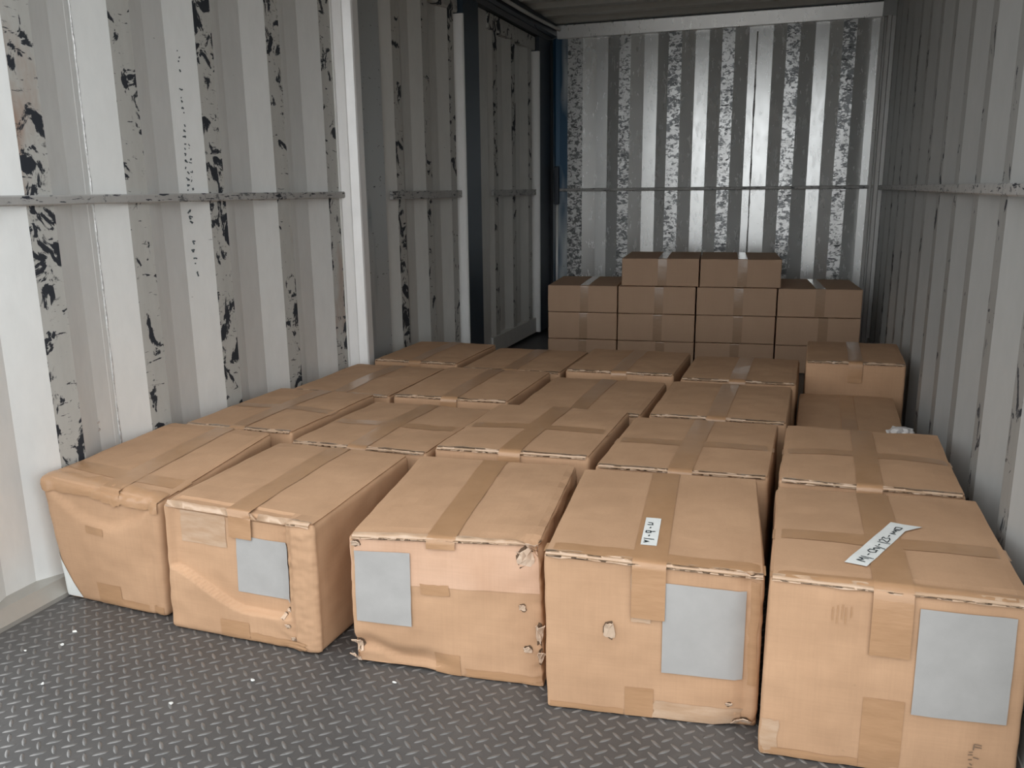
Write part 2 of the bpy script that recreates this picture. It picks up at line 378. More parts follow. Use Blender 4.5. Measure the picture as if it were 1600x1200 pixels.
# outer skins that close the shell
k = MB(); k.box((-A-0.062, Y0, 0.0), (-A-0.052, L+0.06, 2.345)); toparent(k.build('outer_skin', M['door'], None), wl)
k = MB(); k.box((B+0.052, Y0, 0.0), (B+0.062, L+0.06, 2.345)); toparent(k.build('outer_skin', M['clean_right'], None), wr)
k = MB(); k.box((-A-0.052, L+0.052, 0.0), (B+0.052, L+0.062, 2.345)); toparent(k.build('outer_skin', M['clean_end'], None), we)
k = MB(); k.box((-A-0.052, L-0.02, 2.290), (B+0.052, L+0.055, 2.345)); toparent(k.build('roof_angle', M['dark_metal'], None), we)
k = MB(); k.box((B-0.07, L-0.05, 2.197), (B+0.052, L+0.055, 2.345)); toparent(k.build('corner_block', M['clean_right'], None), wr)
# ceiling: corrugated across
pc = profile([0.80+i*0.27 for i in range(22)], 0.085, 0.025, t0=0.4, t1=7.0, dep=0.034)
cl = corrugated('ceiling', clip(pc, Y0, L+0.05), lambda t, d, e: (e, t, H - d + 0.0), -A-0.05, B+0.05, M['ceiling'], M['ceiling'], None, back=-0.045)
struct(cl, 'dark corrugated steel roof')

# floor: steel plate with raised lugs on a 40 mm lattice
fm = MB(); fm.box((-A-0.055, 0.9, -0.03), (B+0.055, L+0.055, 0.0))
fl = struct(fm.build('floor', M['floor']), 'dark grey checker plate steel floor')
def lug_mesh():
    v, f = [], []
    P = 0.040; LN, WD, HT = 0.0150, 0.0042, 0.0018
    prof = [(-1.0, 0.12), (-0.6, 0.75), (0.0, 1.0), (0.6, 0.75), (1.0, 0.12)]
    y = 0.91; j = 0
    while y < 2.35:
        i = 0; x = -A+0.055+(0.0)
        while x < B-0.02:
            for k in (0, 1):
                cx, cyy = x+k*P/2, y+k*P/2
                ang = math.radians(43 if k == 0 else -43)
                c, s = math.cos(ang), math.sin(ang); n = len(v)
                for a, ww in prof:
                    for q, hz in ((-1, 0.0), (-0.45, 1.0), (0.45, 1.0), (1, 0.0)):
                        lx, ly = a*LN, q*WD*(0.35+0.65*ww)
                        v.append((cx+c*lx-s*ly, cyy+s*lx+c*ly, HT*hz*(0.3+0.7*ww) if abs(a) < 1 else 0.0))
                for a in range(4):
                    for b2 in range(3):
                        f.append([n+a*4+b2, n+(a+1)*4+b2, n+(a+1)*4+b2+1, n+a*4+b2+1])
            x += P
        y += P
    return v, f
lv, lf = lug_mesh()
me = bpy.data.meshes.new('tread_lugs'); me.from_pydata(lv, [], lf); me.materials.append(M['lug'])
me.polygons.foreach_set('use_smooth', [True]*len(lf))
lo = bpy.data.objects.new('tread_lugs', me); COL.objects.link(lo); lo.parent = fl; lo['kind'] = 'stuff'
gm = MB(); gm.box((-30, -40, -0.40), (30, 40, -0.30))
struct(gm.build('ground', M['concrete']), 'concrete yard outside the open end')

# ------------------------------------------------------------------ cartons
def params(n):
    base = [0, .006, .014, .028, .05]
    mid = [0.05+0.9*i/n for i in range(1, n)]
    return base + mid + [1-q for q in base[::-1]]

class Carton:
    def __init__(s, name, label, group, low, high, mat='card', r=0.007, bulge=0.005, amp=0.0022, seed=0, n=14, deform=None, cat='cardboard box'):
        """low / high: four (x, y, z) corners each, order front-left, front-right, back-right, back-left"""
        s.P = [Vector(q) for q in low] + [Vector(q) for q in high]
        c = sum((q for q in s.P[:4]), Vector())/4; c.z = min(q.z for q in s.P[:4])
        s.root = tag(empty(name, c), label, cat, group); s.c = c
        s.W = ((s.P[1]-s.P[0]).length+(s.P[5]-s.P[4]).length)/2
        s.D = ((s.P[3]-s.P[0]).length+(s.P[2]-s.P[1]).length)/2
        s.H = sum((s.P[i+4]-s.P[i]).length for i in range(4))/4
        s.r, s.bulge, s.amp, s.seed, s.deform = r, bulge, amp, seed, deform
        T = params(n); k = len(T)-1; ids = {}; v = []; f = []
        def vid(i, j, l):
            if (i, j, l) not in ids:
                ids[(i, j, l)] = len(v); v.append(s.at(T[i], T[j], T[l]))
            return ids[(i, j, l)]
        for a in range(k):
            for b in range(k):
                f += [[vid(a, 0, b), vid(a+1, 0, b), vid(a+1, 0, b+1), vid(a, 0, b+1)], [vid(a, k, b), vid(a, k, b+1), vid(a+1, k, b+1), vid(a+1, k, b)],
                      [vid(0, a, b), vid(0, a, b+1), vid(0, a+1, b+1), vid(0, a+1, b)], [vid(k, a, b), vid(k, a+1, b), vid(k, a+1, b+1), vid(k, a, b+1)],
                      [vid(a, b, 0), vid(a, b+1, 0), vid(a+1, b+1, 0), vid(a+1, b, 0)], [vid(a, b, k), vid(a+1, b, k), vid(a+1, b+1, k), vid(a, b+1, k)]]
        s.body = mesh('body', v, f, M[mat], s.root, smooth=True)
    def at(s, u, v, w, off=0.0):
        dim = (s.W, s.D, s.H); p = Vector((u*s.W, v*s.D, w*s.H)); r = s.r
        q = Vector([min(max(p[i], r), dim[i]-r) for i in range(3)])
        d = p-q; nl = d.length
        n = d/nl if nl > 1e-9 else Vector((0, 0, 1))
        g = 0.0
        bl = lambda a, b: 16*a*(1-a)*b*(1-b)
        if v < 0.02 or v > 0.98: g = bl(u, w)
        elif u < 0.02 or u > 0.98: g = bl(v, w)*0.6
        elif w > 0.98: g = bl(u, v)*0.8
        e = s.bulge*max(0, g)
        e += s.amp*noise.noise(Vector((u*3.2, v*3.2, w*3.2))+Vector((s.seed*7.3, s.seed*3.1, 0)))
        e += s.amp*0.6*noise.noise(Vector((u*9, v*9, w*9))+Vector((s.seed*5.3, 0, s.seed*2.1)))
        x = Vector((0, 0, 0))
        if s.deform:
            de = s.deform(u, v, w)
            if isinstance(de, tuple): e += de[0]; x = Vector(de[1])
            else: e += de
        if w < 0.02: e = min(e, 0.0)
        p2 = q + n*(r+e+off)
        a, b, c = p2.x/s.W, p2.y/s.D, p2.z/s.H
        P = s.P
        lo = (P[0]*(1-a)+P[1]*a)*(1-b)+(P[3]*(1-a)+P[2]*a)*b
        hi = (P[4]*(1-a)+P[5]*a)*(1-b)+(P[7]*(1-a)+P[6]*a)*b
        o = lo*(1-c)+hi*c + x
        if o.z < 0.0006+s.c.z: o.z = 0.0006+s.c.z
        return o - s.c
    # surface patch with thickness: fn(i, j in 0..1) -> (u, v, w)
    def patch(s, name, fn, ni, nj, mat, off=0.0012, thick=0.0, parent=None, wob=0.0, smooth=True):
        v, f = [], []
        k = nj+1
        for i in range(ni+1):
            for j in range(k):
                u, vv, w = fn(i/ni, j/nj)
                o = off + (wob*abs(noise.noise(Vector((i*0.9+s.seed, j*0.9, s.seed*2)))) if wob else 0)
                v.append(s.at(u, vv, w, o))
        for i in range(ni):
            for j in range(nj): f.append([i*k+j, i*k+j+1, (i+1)*k+j+1, (i+1)*k+j])
        if thick:
            n = len(v)
            for i in range(ni+1):
                for j in range(k):
                    u, vv, w = fn(i/ni, j/nj); v.append(s.at(u, vv, w, off-thick))
            for i in range(ni):
                for j in range(nj): f.append([n+i*k+j, n+(i+1)*k+j, n+(i+1)*k+j+1, n+i*k+j+1])
            rim = [(i, 0) for i in range(ni)] + [(ni, j) for j in range(nj)] + [(i, nj) for i in range(ni, 0, -1)] + [(0, j) for j in range(nj, 0, -1)]
            for q in range(len(rim)):
                a = rim[q][0]*k+rim[q][1]; b = rim[(q+1) % len(rim)]; b = b[0]*k+b[1]
                f.append([a, b, n+b, n+a])
        return mesh(name, v, f, M[mat], parent or s.root, smooth=smooth and not thick)
    # tape running over the top along v (depth) at u0..u1, then down the front to w1
    def tape_v(s, u0, u1, w1, v1=0.98, mat='tape', name='tape', off=0.0012, skew=0.0):
        tot = (v1*s.D + (1-w1)*s.H)
        knots = [v1*(1-i/9) for i in range(9)] + [0.04, 0.02, 0.01, 0.004]
        seq = [(q, 1.0) for q in knots] + [(0.0, 1.0)] + [(0.0, 1-q) for q in (0.006, 0.014, 0.03, 0.06)]
        m = 6
        seq += [(0.0, 0.94-(0.94-w1)*i/m) for i in range(1, m+1)] if w1 < 0.94 else []
        N = len(seq)-1
        def fn(i, j):
            v, w = seq[round(i*N)]
            return (u0+(u1-u0)*j+skew*v, v, w)
        return s.patch(name, fn, N, 4, mat, off)
    # tape from the bottom edge up the front
    def tape_low(s, u0, u1, w1, mat='tape'):
        def fn(i, j): return (u0+(u1-u0)*j, 0.0, 0.008+(w1-0.008)*i)
        return s.patch('tape', fn, 6, 4, mat)
    def tape_cross(s, v0, v1, u0=0.0, u1=1.0, mat='tape', bow=0.0):
        def fn(i, j):
            u = u0+(u1-u0)*i
            return (u, v0+(v1-v0)*j+bow*math.sin(math.pi*i), 1.0)
        return s.patch('tape', fn, 16, 3, mat, 0.0058 if s.flaps else 0.0012)
    def front_patch(s, name, u0, u1, w0, w1, mat, off=0.0012, ni=8, nj=8, jag=0.0, shear=0.0):
        def fn(i, j):
            w = w0+(w1-w0)*j
            a = jag*noise.noise(Vector((j*5, s.seed, u0*9))) if jag else 0
            b = jag*noise.noise(Vector((i*5, s.seed+3, w0*9))) if jag else 0
            return (u0+(u1-u0)*i+a, 0.0, min(0.995, max(0.006, w+b+shear*i)))
        return s.patch(name, fn, ni, nj, mat, off)
    flaps = False
    def top_flaps(s, mat='card', seam=0.5, front=0.012, axis='u', gap=0.003):
        s.flaps = True
        for a, b in ((0.012, seam-gap), (seam+gap, 0.988)):
            if axis == 'u':
                fn = lambda i, j, a=a, b=b: (a+(b-a)*i, front+(0.985-front)*j, 1.0)
            else:
                fn = lambda i, j, a=a, b=b: (0.012+0.976*i, a+(b-a)*j, 1.0)
            s.patch('flap', fn, 12, 12, mat, 0.0045, 0.004)
    # wrinkled clear tape pressed over the top front edge
    def edge_tape(s, u0=0.01, u1=0.99, wdrop=0.05, vin=0.04, mat='tape_clear', wob=0.004):
        seq = [(vin, 1.0), (vin*0.5, 1.0), (0.01, 1.0), (0.0, 1.0), (0.0, 0.985), (0.0, 1-wdrop*0.5), (0.0, 1-wdrop)]
        def fn(i, j):
            v, w = seq[round(j*6)]
            v = v*(1+0.5*noise.noise(Vector((i*9, s.seed, 1)))) if v == vin else v
            w = 1-(1-w)*(1+0.5*noise.noise(Vector((i*9, s.seed, 5)))) if w == 1-wdrop else w
            return (u0+(u1-u0)*i, v, w)
        return s.patch('edge_tape', fn, 40, 6, mat, 0.0052 if s.flaps else 0.0015, wob=wob)
    # ragged tear: flat dark patch as painted hole shade, plus a curled paper flap
    def tear(s, u, w, su, sw, seed, lift=0.012, v=0.0, hole=True):
        rnd = random.Random(seed); par = None
        k = 11
        if hole:
            ring = [(u+su*(0.6+0.5*rnd.random())*math.cos(2*math.pi*i/k), w+sw*(0.6+0.5*rnd.random())*math.sin(2*math.pi*i/k)) for i in range(k)]
            vv = [s.at(u, v, w, 0.0010)] + [s.at(min(.999, max(.001, a)), v, min(.999, max(.002, b)), 0.0010) for a, b in ring]
            mesh('hole', vv, [[0, 1+i, 1+(i+1) % k] for i in range(k)], M['card_dark'], s.root)
        vv, f = [], []
        for i in range(5):
            for j in range(4):
                a = u+su*(i/4-0.5)*1.5*(1-0.2*j/3)+su*0.18*rnd.uniform(-1, 1); b = w-sw*0.55+sw*1.25*j/3+sw*0.14*rnd.uniform(-1, 1)
                vv.append(s.at(min(.999, max(.001, a)), v, min(.999, max(.002, b)), 0.0016+lift*(j/3)**1.5*(0.6+0.5*rnd.random())))
        for i in range(4):
            for j in range(3): f.append([i*4+j, (i+1)*4+j, (i+1)*4+j+1, i*4+j+1])
        o = mesh('torn_flap', vv, f, M['card_pale'], s.root, smooth=False)
        md = o.modifiers.new('thick', 'SOLIDIFY'); md.thickness = 0.0015
        return o
    def ink(s, name, strokes, fn, width, mat, off=0.0022, parent=None):
        """strokes: polylines in (x, y) local writing space; fn maps to (u, v, w)"""
        v, f = [], []
        for st in strokes:
            P = [Vector((*q, 0)) for q in st]
            fine = []
            for a, b in zip(P, P[1:]):
                m = max(1, int((b-a).length/0.35)); fine += [a+(b-a)*(i/m) for i in range(m)]
            fine.append(P[-1])
            n0 = len(v)
            for i, q in enumerate(fine):
                t = (fine[min(i+1, len(fine)-1)]-fine[max(i-1, 0)]).normalized(); nn = Vector((-t.y, t.x, 0))*width
                for e in (q+nn, q-nn): v.append(s.at(*fn(e.x, e.y), off))
            for i in range(len(fine)-1): f.append([n0+2*i, n0+2*i+1, n0+2*i+3, n0+2*i+2])
        return mesh(name, v, f, M[mat], parent or s.root)

def quad(fl, fr, depth, zl, zr, zb=None, dirv=None, tl=(0, 0), trr=(0, 0)):
    """box from its two front bottom corners; depth runs square to the front"""
    fl = Vector((*fl, 0)); fr = Vector((*fr, 0)); t = (fr-fl).normalized()
    n = Vector((-t.y, t.x, 0)) if dirv is None else Vector((*dirv, 0)).normalized()
    bl, br = fl+n*depth, fr+n*depth
    zb = zb or (zl+zr)/2
    hi = [fl+Vector((tl[0], tl[1], zl)), fr+Vector((trr[0], trr[1], zr)), br+Vector((trr[0], 0, zb)), bl+Vector((tl[0], 0, zb))]
    return [fl, fr, br, bl], hi

def sstep(a, b, x):
    t = min(1, max(0, (x-a)/(b-a))); return t*t*(3-2*t)

FR = 'large cartons in the front row'
# box 1 (by the left wall)
def def1(u, v, w):
    if v < 0.02:
        curve = 0.99-0.30*math.sin(math.pi*min(1, max(0, u*1.02)))**0.8
        k = sstep(curve-0.012, curve+0.03, w)
        e = -0.011*k*sstep(0, 0.12, u)*sstep(0, 0.1, 1-u)
        e += 0.0018*k*math.sin((u*1.2+0.5*(1-w))*58)*sstep(.2, .5, u)
        e -= 0.006*sstep(0.86, 0.88, u)*(1-sstep(0.885, 0.905, u))
        return e
    return 0.0
lo, hi = quad((-1.908, 1.664), (-1.549, 1.648), 0.50, 0.355, 0.325, 0.375, (0.01, 1), tl=(-0.028, -0.012), trr=(0.012, 0.0))
c1 = Carton('carton', 'large brown carton against the left wall with a sagging, creased front', FR, lo, hi, 'card', 0.016, 0.006, 0.003, 1, 30, def1)
c1.top_flaps(seam=0.56)
c1.tape_v(0.50, 0.66, 0.90, mat='tape', off=0.0062)
c1.tape_cross(0.16, 0.26, 0.0, 1.0, bow=-0.03)
c1.front_patch('tape', 0.34, 0.50, 0.615, 0.68, 'tape')
c1.tape_low(0.36, 0.58, 0.20)
c1.front_patch('tape', 0.58, 0.97, 0.01, 0.09, 'tape')
c1.edge_tape(0.02, 0.98, 0.09, 0.10, 'tape', 0.003)
def f_lab(i, j):          # white paper wrapped round the lower left corner
    return (0.0+0.10*i*(1-0.9*(j)), 0.0, 0.05+0.30*j)
c1.patch('paper_label', lambda i, j: (0.0, 0.30*(1-i), 0.04+0.34*j) if i < 0.5 else ((i-0.5)*2*(0.17*(1-j)+0.01), 0.0, 0.03+0.35*j), 12, 8, 'paper', 0.0022)

# box 2
def def2(u, v, w):
    if v < 0.02:
        curve = 0.50-0.26*sstep(0, 0.55, u)+0.02*sstep(0.6, 1, u)
        e = -0.019*sstep(curve-0.004, curve+0.014, w)*sstep(0, .06, u)*(1-sstep(0.80, 0.84, u))
        e += 0.006*sstep(0.85, 0.87, u)-0.004*sstep(0.835, 0.85, u)*(1-sstep(0.85, 0.862, u))
        e += 0.0025*noise.noise(Vector((u*22, w*22, 3)))*sstep(0.70, 0.8, u)
        return e
    return 0.0
lo, hi = quad((-1.508, 1.614), (-1.061, 1.612), 0.50, 0.345, 0.335, 0.36, (0.02, 1), tl=(0.012, 0.0))
c2 = Carton('carton', 'large brown front-row carton with a curved crease across its lower front', FR, lo, hi, 'card', 0.014, 0.004, 0.003, 2, 64, def2)
c2.top_flaps(seam=0.5)
c2.tape_v(0.43, 0.58, 0.80, off=0.0062)
c2.tape_low(0.36, 0.55, 0.16)
c2.front_patch('tape', 0.55, 0.92, 0.01, 0.085, 'tape', jag=0.02)
c2.edge_tape(0.02, 0.98, 0.02, 0.025)
c2.front_patch('tape', 0.09, 0.40, 0.70, 0.97, 'tape_clear', jag=0.01)
for i, (u, w) in enumerate(((0.80, 0.30), (0.775, 0.26), (0.84, 0.10), (0.81, 0.20))):
    c2.tear(u, w, 0.018, 0.022, 20+i, 0.004)
c2.front_patch('shipping_label', 0.47, 0.83, 0.38, 0.82, 'label_paper', 0.0025, 10, 10)

# box 3 (torn)
def def3(u, v, w):
    e = 0.0; x = (0, 0, 0)
    if v < 0.05:
        k = sstep(0.62, 1.0, 1-u)
        lip = 0.05+0.10*sstep(0.35, 1.0, 1-u)*(0.7+0.3*math.sin(u*17))
        if u < 0.55: e -= 0.020*sstep(lip-0.035, lip, w)*(1-sstep(lip, lip+0.16, w))*sstep(0.55, 0.3, u) if False else 0.018*(1-sstep(lip, lip+0.14, w))*sstep(lip-0.04, lip, w)*(1-sstep(0.35, 0.58, u))
        e -= 0.010*(1-sstep(lip-0.05, lip-0.01, w))*(1-sstep(0.35, 0.58, u))
        e -= 0.020*sstep(0.86, 1.0, u)*sstep(0.84, 1.0, w)
        e += 0.0035*noise.noise(Vector((u*14, w*14, 7)))*sstep(0.7, 0.95, u)
    if u > 0.95: e -= 0.012*abs(noise.noise(Vector((v*6, w*11, 2))))
    return e
lo, hi = quad((-0.965, 1.606), (-0.503, 1.650), 0.50, 0.328, 0.347, 0.362, None, tl=(0.004, 0.0), trr=(-0.010, 0.004))
c3 = Carton('carton', 'battered brown carton with torn corners and a split bottom edge', FR, lo, hi, 'card', 0.008, 0.004, 0.0035, 3, 36, def3)
c3.top_flaps(seam=0.52, front=0.002)
c3.tape_v(0.42, 0.57, 0.985, off=0.0062)
c3.front_patch('paper_liner', 0.0, 0.99, 0.66, 0.985, 'card_pink', 0.0010, 24, 10, 0.006)
c3.front_patch('tape', 0.38, 0.53, 0.60, 0.68, 'tape', 0.002, 6, 4, 0.01)
c3.tape_low(0.44, 0.575, 0.17)
c3.front_patch('tape', 0.60, 0.985, 0.01, 0.075, 'tape', jag=0.015)
c3.edge_tape(0.02, 0.97, 0.012, 0.022, 'tape_clear', 0.003)
c3.tear(0.925, 0.90, 0.055, 0.085, 31, 0.022)
c3.tear(0.955, 0.96, 0.040, 0.045, 35, 0.018)
c3.tear(0.905, 0.56, 0.022, 0.032, 32, 0.006)
c3.tear(0.925, 0.27, 0.026, 0.034, 33, 0.008)
c3.tear(0.985, 0.38, 0.022, 0.11, 34, 0.016)
c3.tear(0.988, 0.22, 0.018, 0.07, 36, 0.018)
c3.tear(0.02, 0.15, 0.040, 0.07, 37, 0.016)
c3.tear(0.008, 0.055, 0.030, 0.06, 38, 0.020, hole=False)
c3.tear(0.04, 0.955, 0.035, 0.03, 39, 0.008)
c3.front_patch('shipping_label', 0.03, 0.33, 0.36, 0.90, 'label_paper', 0.004, 10, 10)

# box 4
def def4(u, v, w):
    e = 0.0
    if v < 0.02:
        e -= 0.012*(1-sstep(0.0, 0.10, w))*sstep(0.75, 0.98, u)
        e += 0.0025*noise.noise(Vector((u*12, w*12, 9)))*sstep(0.65, 0.9, u)
        e -= 0.006*sstep(0.91, 0.93, u)*(1-sstep(0.94, 0.965, u))
    return e
lo, hi = quad((-0.478, 1.581), (-0.040, 1.638), 0.52, 0.362, 0.345, 0.372, (-0.09, 1), tl=(-0.004, 0.0))
c4 = Carton('carton', 'large brown carton with a punched tear in its front, beside the nearest carton', FR, lo, hi, 'card', 0.008, 0.005, 0.0026, 4, 34, def4)
c4.top_flaps(seam=0.50)
c4.tape_v(0.41, 0.565, 0.67, off=0.0062)
c4.tape_cross(0.01, 0.085, 0.0, 1.0)
c4.edge_tape(0.01, 0.99, 0.014, 0.018, wob=0.002)
c4.front_patch('tape', 0.41, 0.50, 0.64, 0.93, 'tape_clear', 0.0028, 6, 8, 0.008)
c4.tape_low(0.385, 0.52, 0.205)
c4.front_patch('tape', 0.52, 0.93, 0.012, 0.13, 'tape_clear', 0.0012, 10, 5, 0.02)
c4.front_patch('tape', 0.02, 0.38, 0.01, 0.05, 'tape', 0.0012, 8, 3, 0.01)
c4.front_patch('tape', 0.945, 0.985, 0.30, 0.96, 'tape', 0.0016, 3, 10, 0.01)
c4.tear(0.31, 0.565, 0.032, 0.075, 41, 0.010)
c4.tear(0.93, 0.035, 0.06, 0.05, 42, 0.010)
c4.tear(0.87, 0.16, 0.02, 0.02, 43, 0.005)
c4.front_patch('shipping_label', 0.555, 0.925, 0.33, 0.90, 'label_paper', 0.0035, 10, 10)
st4 = lambda x, y: (0.432+0.0115*x, 0.135+0.0110*y, 1.0)     # x across (0..6.5), y towards the back
s4 = c4.patch('white_tape', lambda i, j: st4(6.6*i, 24*j), 4, 14, 'paper', 0.0075)
c4.ink('handwriting', [[(1, 1.8), (2.4, 2.4), (1.4, 2.9), (3.2, 2.7), (1.0, 3.6)], [(0.8, 5.0), (5.2, 5.0)], [(2.6, 7.2), (3.0, 8.4)],
                       [(1.2, 10), (3.2, 10.3), (3.1, 11.8), (1.3, 11.6), (1.2, 10)], [(3.1, 11.2), (5.0, 11.9)], [(2.6, 14), (2.8, 15.2)], [(1.2, 17), (3.4, 17.2), (3.2, 19), (1.4, 19)]],
       st4, 0.26, 'ink', 0.0084, s4)

# box 5 (nearest, right)
def def5(u, v, w):
    if v < 0.02: return 0.003*noise.noise(Vector((u*5, w*5, 11)))-0.004*sstep(0.93, 1.0, w)*math.sin(math.pi*u)
    return 0.0
lo, hi = quad((-0.032, 1.560), (0.428, 1.602), 0.545, 0.383, 0.372, 0.372, (-0.015, 1), tl=(0.003, 0.0), trr=(-0.006, 0))
c5 = Carton('carton', 'nearest large brown carton with a slanted white handwritten strip on top', FR, lo, hi, 'card', 0.009, 0.006, 0.0024, 5, 34, def5)
c5.top_flaps(seam=0.50)
c5.tape_v(0.405, 0.56, 0.66, off=0.0062)
c5.tape_cross(0.36, 0.46, 0.0, 1.0, bow=-0.02)
c5.tape_cross(0.01, 0.05, 0.0, 1.0)
c5.edge_tape(0.01, 0.99, 0.016, 0.022, wob=0.0025)
c5.tape_low(0.40, 0.56, 0.42)
c5.front_patch('tape', 0.01, 0.40, 0.01, 0.06, 'tape', 0.0014, 8, 3, 0.01)
c5.front_patch('tape', 0.005, 0.075, 0.01, 0.22, 'tape_clear', 0.0012, 4, 6, 0.015)
c5.front_patch('shipping_label', 0.585, 0.94, 0.36, 0.93, 'label_paper', 0.0035, 10, 10)
# white strip: from near the front edge slanting to the back right
a0, a1 = (0.300, 0.165), (0.535, 0.600)
ax = Vector((a1[0]-a0[0], a1[1]-a0[1])); ac = Vector((0.088, -0.022))
def st5(x, y):           # x along the strip 0..30, y across 0..6
    k = x/30.0; j = y/6.0
    return (a0[0]+ax.x*k+ac.x*j, a0[1]+ax.y*k+ac.y*j, 1.0)
def st5o(i, j):
    u, v, w = st5(30*i, 6*j)
    if i > 0.85 and j > 0.6: u += 0.05*(i-0.85)/0.15*(j-0.6)/0.4
    return (u, v, w)
s5 = c5.patch('white_tape', st5o, 20, 5, 'paper', 0.0076)
def glyph(ch, x):
    y = lambda a: 1.3+a*0.36
    G = {'M': [[(0, 0), (0.3, 7), (1.1, 2.5), (1.9, 7), (2.2, 0)]], '1': [[(0.6, -3), (0.6, 7)]], '-': [[(0, 3.5), (1.1, 3.7)]],
         'C': [[(1.7, 6), (0.8, 7), (0, 4), (0.5, 0.5), (1.6, 1)]], 'h': [[(0, 7), (0, 0)], [(0, 3), (0.8, 4.5), (1.3, 3), (1.3, 0)]],
         'y': [[(0, 5), (0.7, 1.5)], [(1.6, 5.4), (0.5, -3.5)]], '2': [[(0, 6), (0.8, 7), (1.4, 5), (0, 0), (1.6, 0.3)]], '3': [[(0, 6.5), (1.2, 6.6), (0.5, 4), (1.4, 2), (0, 0)]],
         'o': [[(0.2, 0.4), (0, 5), (1.5, 5.3), (1.6, 0.3), (0.2, 0.4)]], 'm': [[(0, 0), (0.2, 5), (0.9, 1.5), (1.5, 5), (2.0, 1.5), (2.6, 5), (2.9, 0)]]}
    return [[(x+px, y(py)) for px, py in st] for st in G[ch]]
txt = []
for ch, x in (('M', 2.0), ('1', 4.3), ('-', 6.4), ('C', 8.4), ('h', 10.2), ('y', 11.2), ('-', 13.2), ('1', 15.0), ('2', 16.2), ('3', 18.0), ('-', 20.0), ('m', 22.2), ('o', 25.4)):
    txt += glyph(ch, x)
c5.ink('handwriting', [[(px, 6-py) for px, py in st] for st in txt], st5, 0.17, 'ink', 0.0084, s5)
wr5 = lambda x, y: (0.832-0.011*y, 0.0, 0.235-0.011*x)
c5.ink('pen_note', [[(0, 0), (0.4, -2.6)], [(1.3, 0), (1.6, -2.6)], [(0, 0), (3, 0.2)], [(4, 0.2), (4.2, 1.6)], [(5.4, 0.2), (5.6, 1.8)], [(6.6, 0), (7.2, -2)], [(8, 0.2), (8.2, 1.5)], [(10, 1), (11, 0)], [(12.2, 1.4), (12.6, -0.6)]], wr5, 0.28, 'ink_pale', 0.0022)
pr5 = lambda x, y: (0.255+0.006*x, 0.0, 0.80+0.012*y)
c5.ink('faint_print', [[(0, 1), (0, 7)], [(3, 0), (3.2, 8)], [(6, 2), (6.2, 8.5)], [(8.5, 0), (8.4, 7.5)], [(12, 3), (12, 8)]], pr5, 0.4, 'tape', 0.0012)

# second row behind the front row
R2 = 'large cartons in the second row'
row2 = [((-1.900, 2.19), (-1.50, 2.20), 0.365, 'large brown carton of the second row, against the left wall'),
        ((-1.475, 2.155), (-1.02, 2.165), 0.350, 'large brown carton of the second row, next to the one at the left wall'),
        ((-0.995, 2.165), (-0.54, 2.20), 0.372, 'large brown carton in the middle of the second row'),
        ((-0.515, 2.17), (-0.06, 2.205), 0.362, 'large brown carton of the second row, fourth from the left wall'),
        ((-0.035, 2.155), (0.395, 2.165), 0.376, 'large brown carton behind the nearest carton, against the right wall')]
for i, (fl_, fr_, hh, lab) in enumerate(row2):
    lo, hi = quad(fl_, fr_, 0.545, hh, hh, hh-0.004, (0.01, 1))
    c = Carton('carton', lab, R2, lo, hi, 'card', 0.010, 0.006, 0.003, 10+i, 14)
    c.top_flaps(seam=0.5)
    c.tape_v(0.43, 0.57, 0.80, off=0.0062)
    c.tape_cross(0.42, 0.51, 0.0, 1.0, bow=0.015*(-1)**i)
    c.edge_tape(0.02, 0.98, 0.014, 0.018, wob=0.0015)
R3 = 'large cartons in the third row'
row3 = [((-1.90, 2.80), (-1.47, 2.81), 0.340, 'large brown carton of the third row, against the left wall'),
        ((-1.44, 2.78), (-0.99, 2.80), 0.355, 'large brown carton of the third row, second from the left wall'),
        ((-0.965, 2.80), (-0.51, 2.82), 0.335, 'large brown carton in the middle of the third row'),
        ((-0.48, 2.79), (-0.03, 2.81), 0.350, 'large brown carton of the third row, beside its rightmost one')]
for i, (fl_, fr_, hh, lab) in enumerate(row3):
    lo, hi = quad(fl_, fr_, 0.53, hh, hh, hh, (0.01, 1))
    c = Carton('carton', lab, R3, lo, hi, 'card', 0.010, 0.006, 0.003, 20+i, 10)
    c.top_flaps(seam=0.5); c.tape_v(0.43, 0.57, 0.80, off=0.0062); c.edge_tape(0.02, 0.98, 0.014, 0.018, wob=0.0015)
lo, hi = quad((-0.005, 2.80), (0.352, 2.82), 0.80, 0.270, 0.270, 0.270, (0.01, 1))
c = Carton('carton', 'long low brown carton under the crumpled plastic wrap by the right wall', R3, lo, hi, 'card', 0.010, 0.004, 0.003, 27, 10)
c.top_flaps(seam=0.5); c.tape_v(0.43, 0.57, 0.80, off=0.0062)
lowc = c
R4 = 'large cartons in the fourth row'
row4 = [((-1.86, 3.42), (-1.45, 3.43), 0.345, 'large brown carton of the fourth row, against the left wall'),
        ((-1.42, 3.40), (-0.97, 3.42), 0.335, 'large brown carton of the fourth row, second from the left wall'),
        ((-0.945, 3.42), (-0.49, 3.44), 0.350, 'large brown carton in the middle of the fourth row'),
        ((-0.46, 3.41), (-0.01, 3.43), 0.345, 'large brown carton of the fourth row, beside its rightmost one'),
        ((0.02, 3.66), (0.405, 3.68), 0.395, 'large brown carton at the right end of the fourth row')]
for i, (fl_, fr_, hh, lab) in enumerate(row4):
    lo, hi = quad(fl_, fr_, 0.50, hh, hh, hh, (0.01, 1))
    c = Carton('carton', lab, R4, lo, hi, 'card', 0.010, 0.006, 0.003, 30+i, 10)
    c.top_flaps(seam=0.5); c.tape_v(0.43, 0.57, 0.80, off=0.0062); c.edge_tape(0.02, 0.98, 0.014, 0.018, wob=0.0015)

